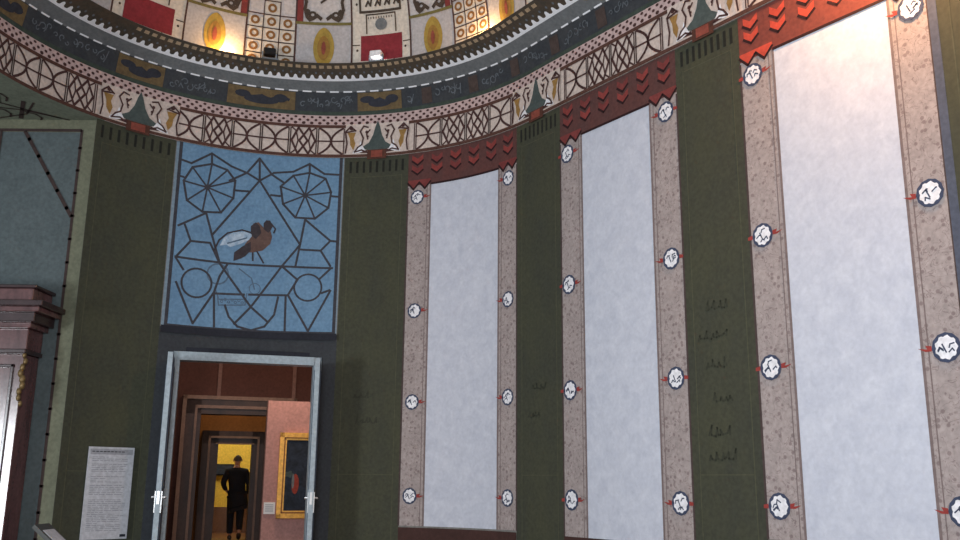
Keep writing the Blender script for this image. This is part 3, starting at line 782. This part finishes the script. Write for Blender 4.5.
# ------------------------------------------------------------------ the man walking away
def skinned(name, verts, edges, m, parent, root=0, sub=2):
    me = bpy.data.meshes.new(name); bm = bmesh.new(); ly = bm.verts.layers.skin.verify()
    vs = []
    for i, (co, r) in enumerate(verts):
        v = bm.verts.new(co); v[ly].radius = r if isinstance(r, tuple) else (r, r); v[ly].use_root = (i == root); vs.append(v)
    for a, b in edges: bm.edges.new((vs[a], vs[b]))
    bm.to_mesh(me); bm.free(); me.materials.append(MATS[m])
    o = bpy.data.objects.new(name, me); COL.objects.link(o)
    md = o.modifiers.new('skin', 'SKIN'); md.use_smooth_shade = True
    sb = o.modifiers.new('sub', 'SUBSURF'); sb.levels = sub; sb.render_levels = sub
    o.parent = parent; return o
man = empty('person', T(Vector((.20, 8.2, FLOOR+.005)))); man.rotation_euler.z = math.atan2(TT.y, TT.x)
tag(man, 'man in a dark suit seen from behind, walking away through the far doorway', 'person')
# local frame: x right, y away from the camera, z up; he leans a little to the left
V = [((.0,0,.93),(.11,.09)), ((-.01,.0,1.10),(.10,.08)), ((-.03,.0,1.28),(.12,.085)), ((-.04,.0,1.42),(.10,.075)), ((-.04,.03,1.50),.055), ((-.035,.06,1.56),.052),
     ((-.03,.09,1.63),(.082,.095)), ((-.03,.09,1.715),(.068,.08)),
     ((-.10,0,.88),.10), ((-.11,.10,.50),.062), ((-.10,.02,.11),.042), ((-.10,.16,.045),.035),
     ((.09,0,.88),.10), ((.085,-.02,.50),.062), ((.08,-.22,.16),.042), ((.08,-.14,.05),.035),
     ((-.21,0,1.42),.065), ((-.30,-.06,1.16),.048), ((-.22,.12,1.00),.034), ((-.18,.18,.97),.028),
     ((.14,0,1.41),.065), ((.22,-.03,1.14),.048), ((.22,.06,.90),.034), ((.22,.08,.82),.028)]
E_ = [(0,1),(1,2),(2,3),(3,4),(4,5),(5,6),(6,7),(0,8),(8,9),(9,10),(10,11),(0,12),(12,13),(13,14),(14,15),(3,16),(16,17),(17,18),(18,19),(3,20),(20,21),(21,22),(22,23)]
def fingers(base, idx, dirv, side):
    bx_, by_, bz_ = base
    for k in range(4):
        o = (k-1.5)*.019; l = (.055,.068,.062,.048)[k]; i = len(V)
        V.append(((bx_+o*side[0], by_+o*side[1]+dirv[1]*.03, bz_+dirv[2]*.03), .009))
        V.append(((bx_+o*side[0]+dirv[0]*l*.6, by_+o*side[1]+dirv[1]*(.03+l*.6), bz_+dirv[2]*(.03+l*.6)), .008))
        V.append(((bx_+o*side[0]+dirv[0]*l, by_+o*side[1]+dirv[1]*(.03+l)+.008, bz_+dirv[2]*(.03+l)), .007))
        E_.extend([(idx, i), (i, i+1), (i+1, i+2)])
    i = len(V); V.append(((bx_-side[0]*.03, by_-side[1]*.03+.01, bz_), .010)); V.append(((bx_-side[0]*.045+dirv[0]*.03, by_-side[1]*.045+.02, bz_+dirv[2]*.04), .008))
    E_.extend([(idx, i), (i, i+1)])
fingers(V[19][0], 19, (.3,.8,-.5), (.5,-.3)); fingers(V[23][0], 23, (0,.2,-.95), (0,1))
skinned('body', V, E_, 'skin', man)
J = [((.0,0,.80),(.21,.21)), ((.0,0,.95),(.19,.19)), ((-.01,0,1.12),(.185,.18)), ((-.03,0,1.27),(.20,.19)), ((-.04,0,1.40),(.17,.15)), ((-.04,.02,1.475),(.08,.08)),
     ((-.22,0,1.41),.085), ((-.31,-.06,1.16),.066), ((-.235,.10,1.015),.052), ((.15,0,1.40),.085), ((.235,-.03,1.14),.066), ((.235,.05,.93),.052), ((.03,0,.70),(.215,.21))]
skinned('jacket', J, [(0,1),(1,2),(2,3),(3,4),(4,5),(4,6),(6,7),(7,8),(4,9),(9,10),(10,11),(0,12)], 'suit', man)
TR = [((0,0,.92),(.155,.12)), ((-.10,0,.84),.118), ((-.11,.09,.50),.085), ((-.10,.02,.10),.070), ((.09,0,.84),.118), ((.085,-.02,.50),.085), ((.08,-.21,.18),.070)]
skinned('trousers', TR, [(0,1),(1,2),(2,3),(0,4),(4,5),(5,6)], 'suit', man)
skinned('shoe', [((-.10,-.02,.05),.05),((-.10,.08,.045),.05),((-.10,.19,.035),.038)], [(0,1),(1,2)], 'shoe', man)
skinned('shoe', [((.08,-.25,.14),.05),((.08,-.19,.06),.05),((.08,-.10,.035),.038)], [(0,1),(1,2)], 'shoe', man)
skinned('shirt_collar', [((-.04,.02,1.49),.072),((-.037,.035,1.52),.068)], [(0,1)], 'shirt_white', man)
bm = bmesh.new(); r = bmesh.ops.create_uvsphere(bm, u_segments=20, v_segments=14, radius=1)
for v in r['verts']: v.co = Vector((v.co.x*.082-.03, v.co.y*.094+.085, v.co.z*.09+1.675))
bmesh.ops.delete(bm, geom=[v for v in bm.verts if v.co.z < 1.60 or v.co.y > .13 or (v.co.z > 1.715 and v.co.y > .06)], context='VERTS')
o = put('hair', bm, 'hair_grey', smooth=True); o.parent = man
for sg in (-1, 1):
    bm = bmesh.new(); r = bmesh.ops.create_uvsphere(bm, u_segments=10, v_segments=8, radius=1)
    for v in r['verts']: v.co = Vector((v.co.x*.012-.03+sg*.088, v.co.y*.022+.10, v.co.z*.034+1.645))
    o = put('ear', bm, 'skin', smooth=True); o.parent = man
    bm = bmesh.new(); r = bmesh.ops.create_uvsphere(bm, u_segments=10, v_segments=8, radius=.011)
    for v in r['verts']: v.co = Vector((v.co.x-.03+sg*.03, v.co.y+.185, v.co.z+1.665))
    o = put('eye', bm, 'ink_dark', smooth=True); o.parent = man
bm = bmesh.new(); r = bmesh.ops.create_cone(bm, segments=8, radius1=.018, radius2=.008, depth=.05)
for v in r['verts']: v.co = Vector((v.co.x-.03, .185-v.co.y*.8, 1.64+v.co.z*.8))
o = put('nose', bm, 'skin', smooth=True); o.parent = man
bm = bmesh.new(); box(bm, -.055, -.005, .17, .184, 1.592, 1.602); o = put('mouth', bm, 'block_red'); o.parent = man

# ------------------------------------------------------------------ light
def area(name, loc, target, size, power, color, sy=None, spread=None):
    l = bpy.data.lights.new(name, 'AREA'); l.energy = power; l.color = color; l.size = size
    if sy: l.shape = 'RECTANGLE'; l.size_y = sy
    if spread: l.spread = spread
    o = bpy.data.objects.new(name, l); COL.objects.link(o); o.location = loc
    o.rotation_euler = (Vector(target)-Vector(loc)).to_track_quat('-Z', 'Y').to_euler(); return o
def point(name, loc, power, color, rad=.05):
    l = bpy.data.lights.new(name, 'POINT'); l.energy = power; l.color = color; l.shadow_soft_size = rad
    o = bpy.data.objects.new(name, l); COL.objects.link(o); o.location = loc; return o
wd = bpy.data.worlds.new('world'); bpy.context.scene.world = wd; wd.use_nodes = True
wd.node_tree.nodes['Background'].inputs[0].default_value = (.90,.94,1,1); wd.node_tree.nodes['Background'].inputs[1].default_value = .29
area('daylight', (-.6,-1.0,3.4), (3.0,7.6,3.2), 2.6, 580, (.86,.93,1), 2.2)
area('floor_bounce', (-1,5.0,.7), (-1.2,9.5,7.3), 3.5, 70, (1,.95,.9), 2.5)
area('doorcase_glare_light', (-10.15,1.4,1.5), (-5.4,10.6,1.6), 1.6, 520, (.9,.95,1), 2.4)  # unseen light added to put a glare on the glossy doorcase
W_ = (1,.55,.20)
for s, p in ((-4.88, 26), (-.58, 26)):
    x, y = W(s, .36); point('cornice_lamp', (x, y, 7.41), p*.8, W_, .04)
x, y = W(-2.5, .38); point('cornice_lamp_white', (x, y, 7.44), 1.6, (1,.95,.9), .03)
x, y = W(5.1, .42); area('wall_washer', (x, y, 6.7), (*W(5.0, .0), 5.3), .25, 170, (1,.52,.24))
area('second_room_light', T(Vector((.6,.9,4.3))), T(Vector((.9,1.9,1.8))), .6, 42, (1,.72,.52))
area('second_room_fill', T(Vector((-.8,1.6,4.4))), T(Vector((-.4,3.5,1.5))), 1.0, 16, (1,.85,.75))
area('third_room_light', T(Vector((0,5,3.9))), T(Vector((0,5.6,1))), .8, 22, (1,.75,.45))
area('far_room_light', T(Vector((0,9.6,4.1))), T(Vector((0,10.4,1))), 1.5, 90, (1,.9,.75))

# ------------------------------------------------------------------ camera
cam = bpy.data.cameras.new('camera'); co = bpy.data.objects.new('camera', cam); COL.objects.link(co)
cam.sensor_width = 36; cam.lens = 916.16/960*36; cam.clip_end = 200
co.matrix_world = Matrix.Translation((0,0,EYE)) @ Matrix.Rotation(PI/2+.2285, 4, 'X') @ Matrix.Rotation(.00985, 4, 'Z')
sc_ = bpy.context.scene; sc_.camera = co
sc_.view_settings.view_transform = 'Standard'; sc_.view_settings.look = 'None'
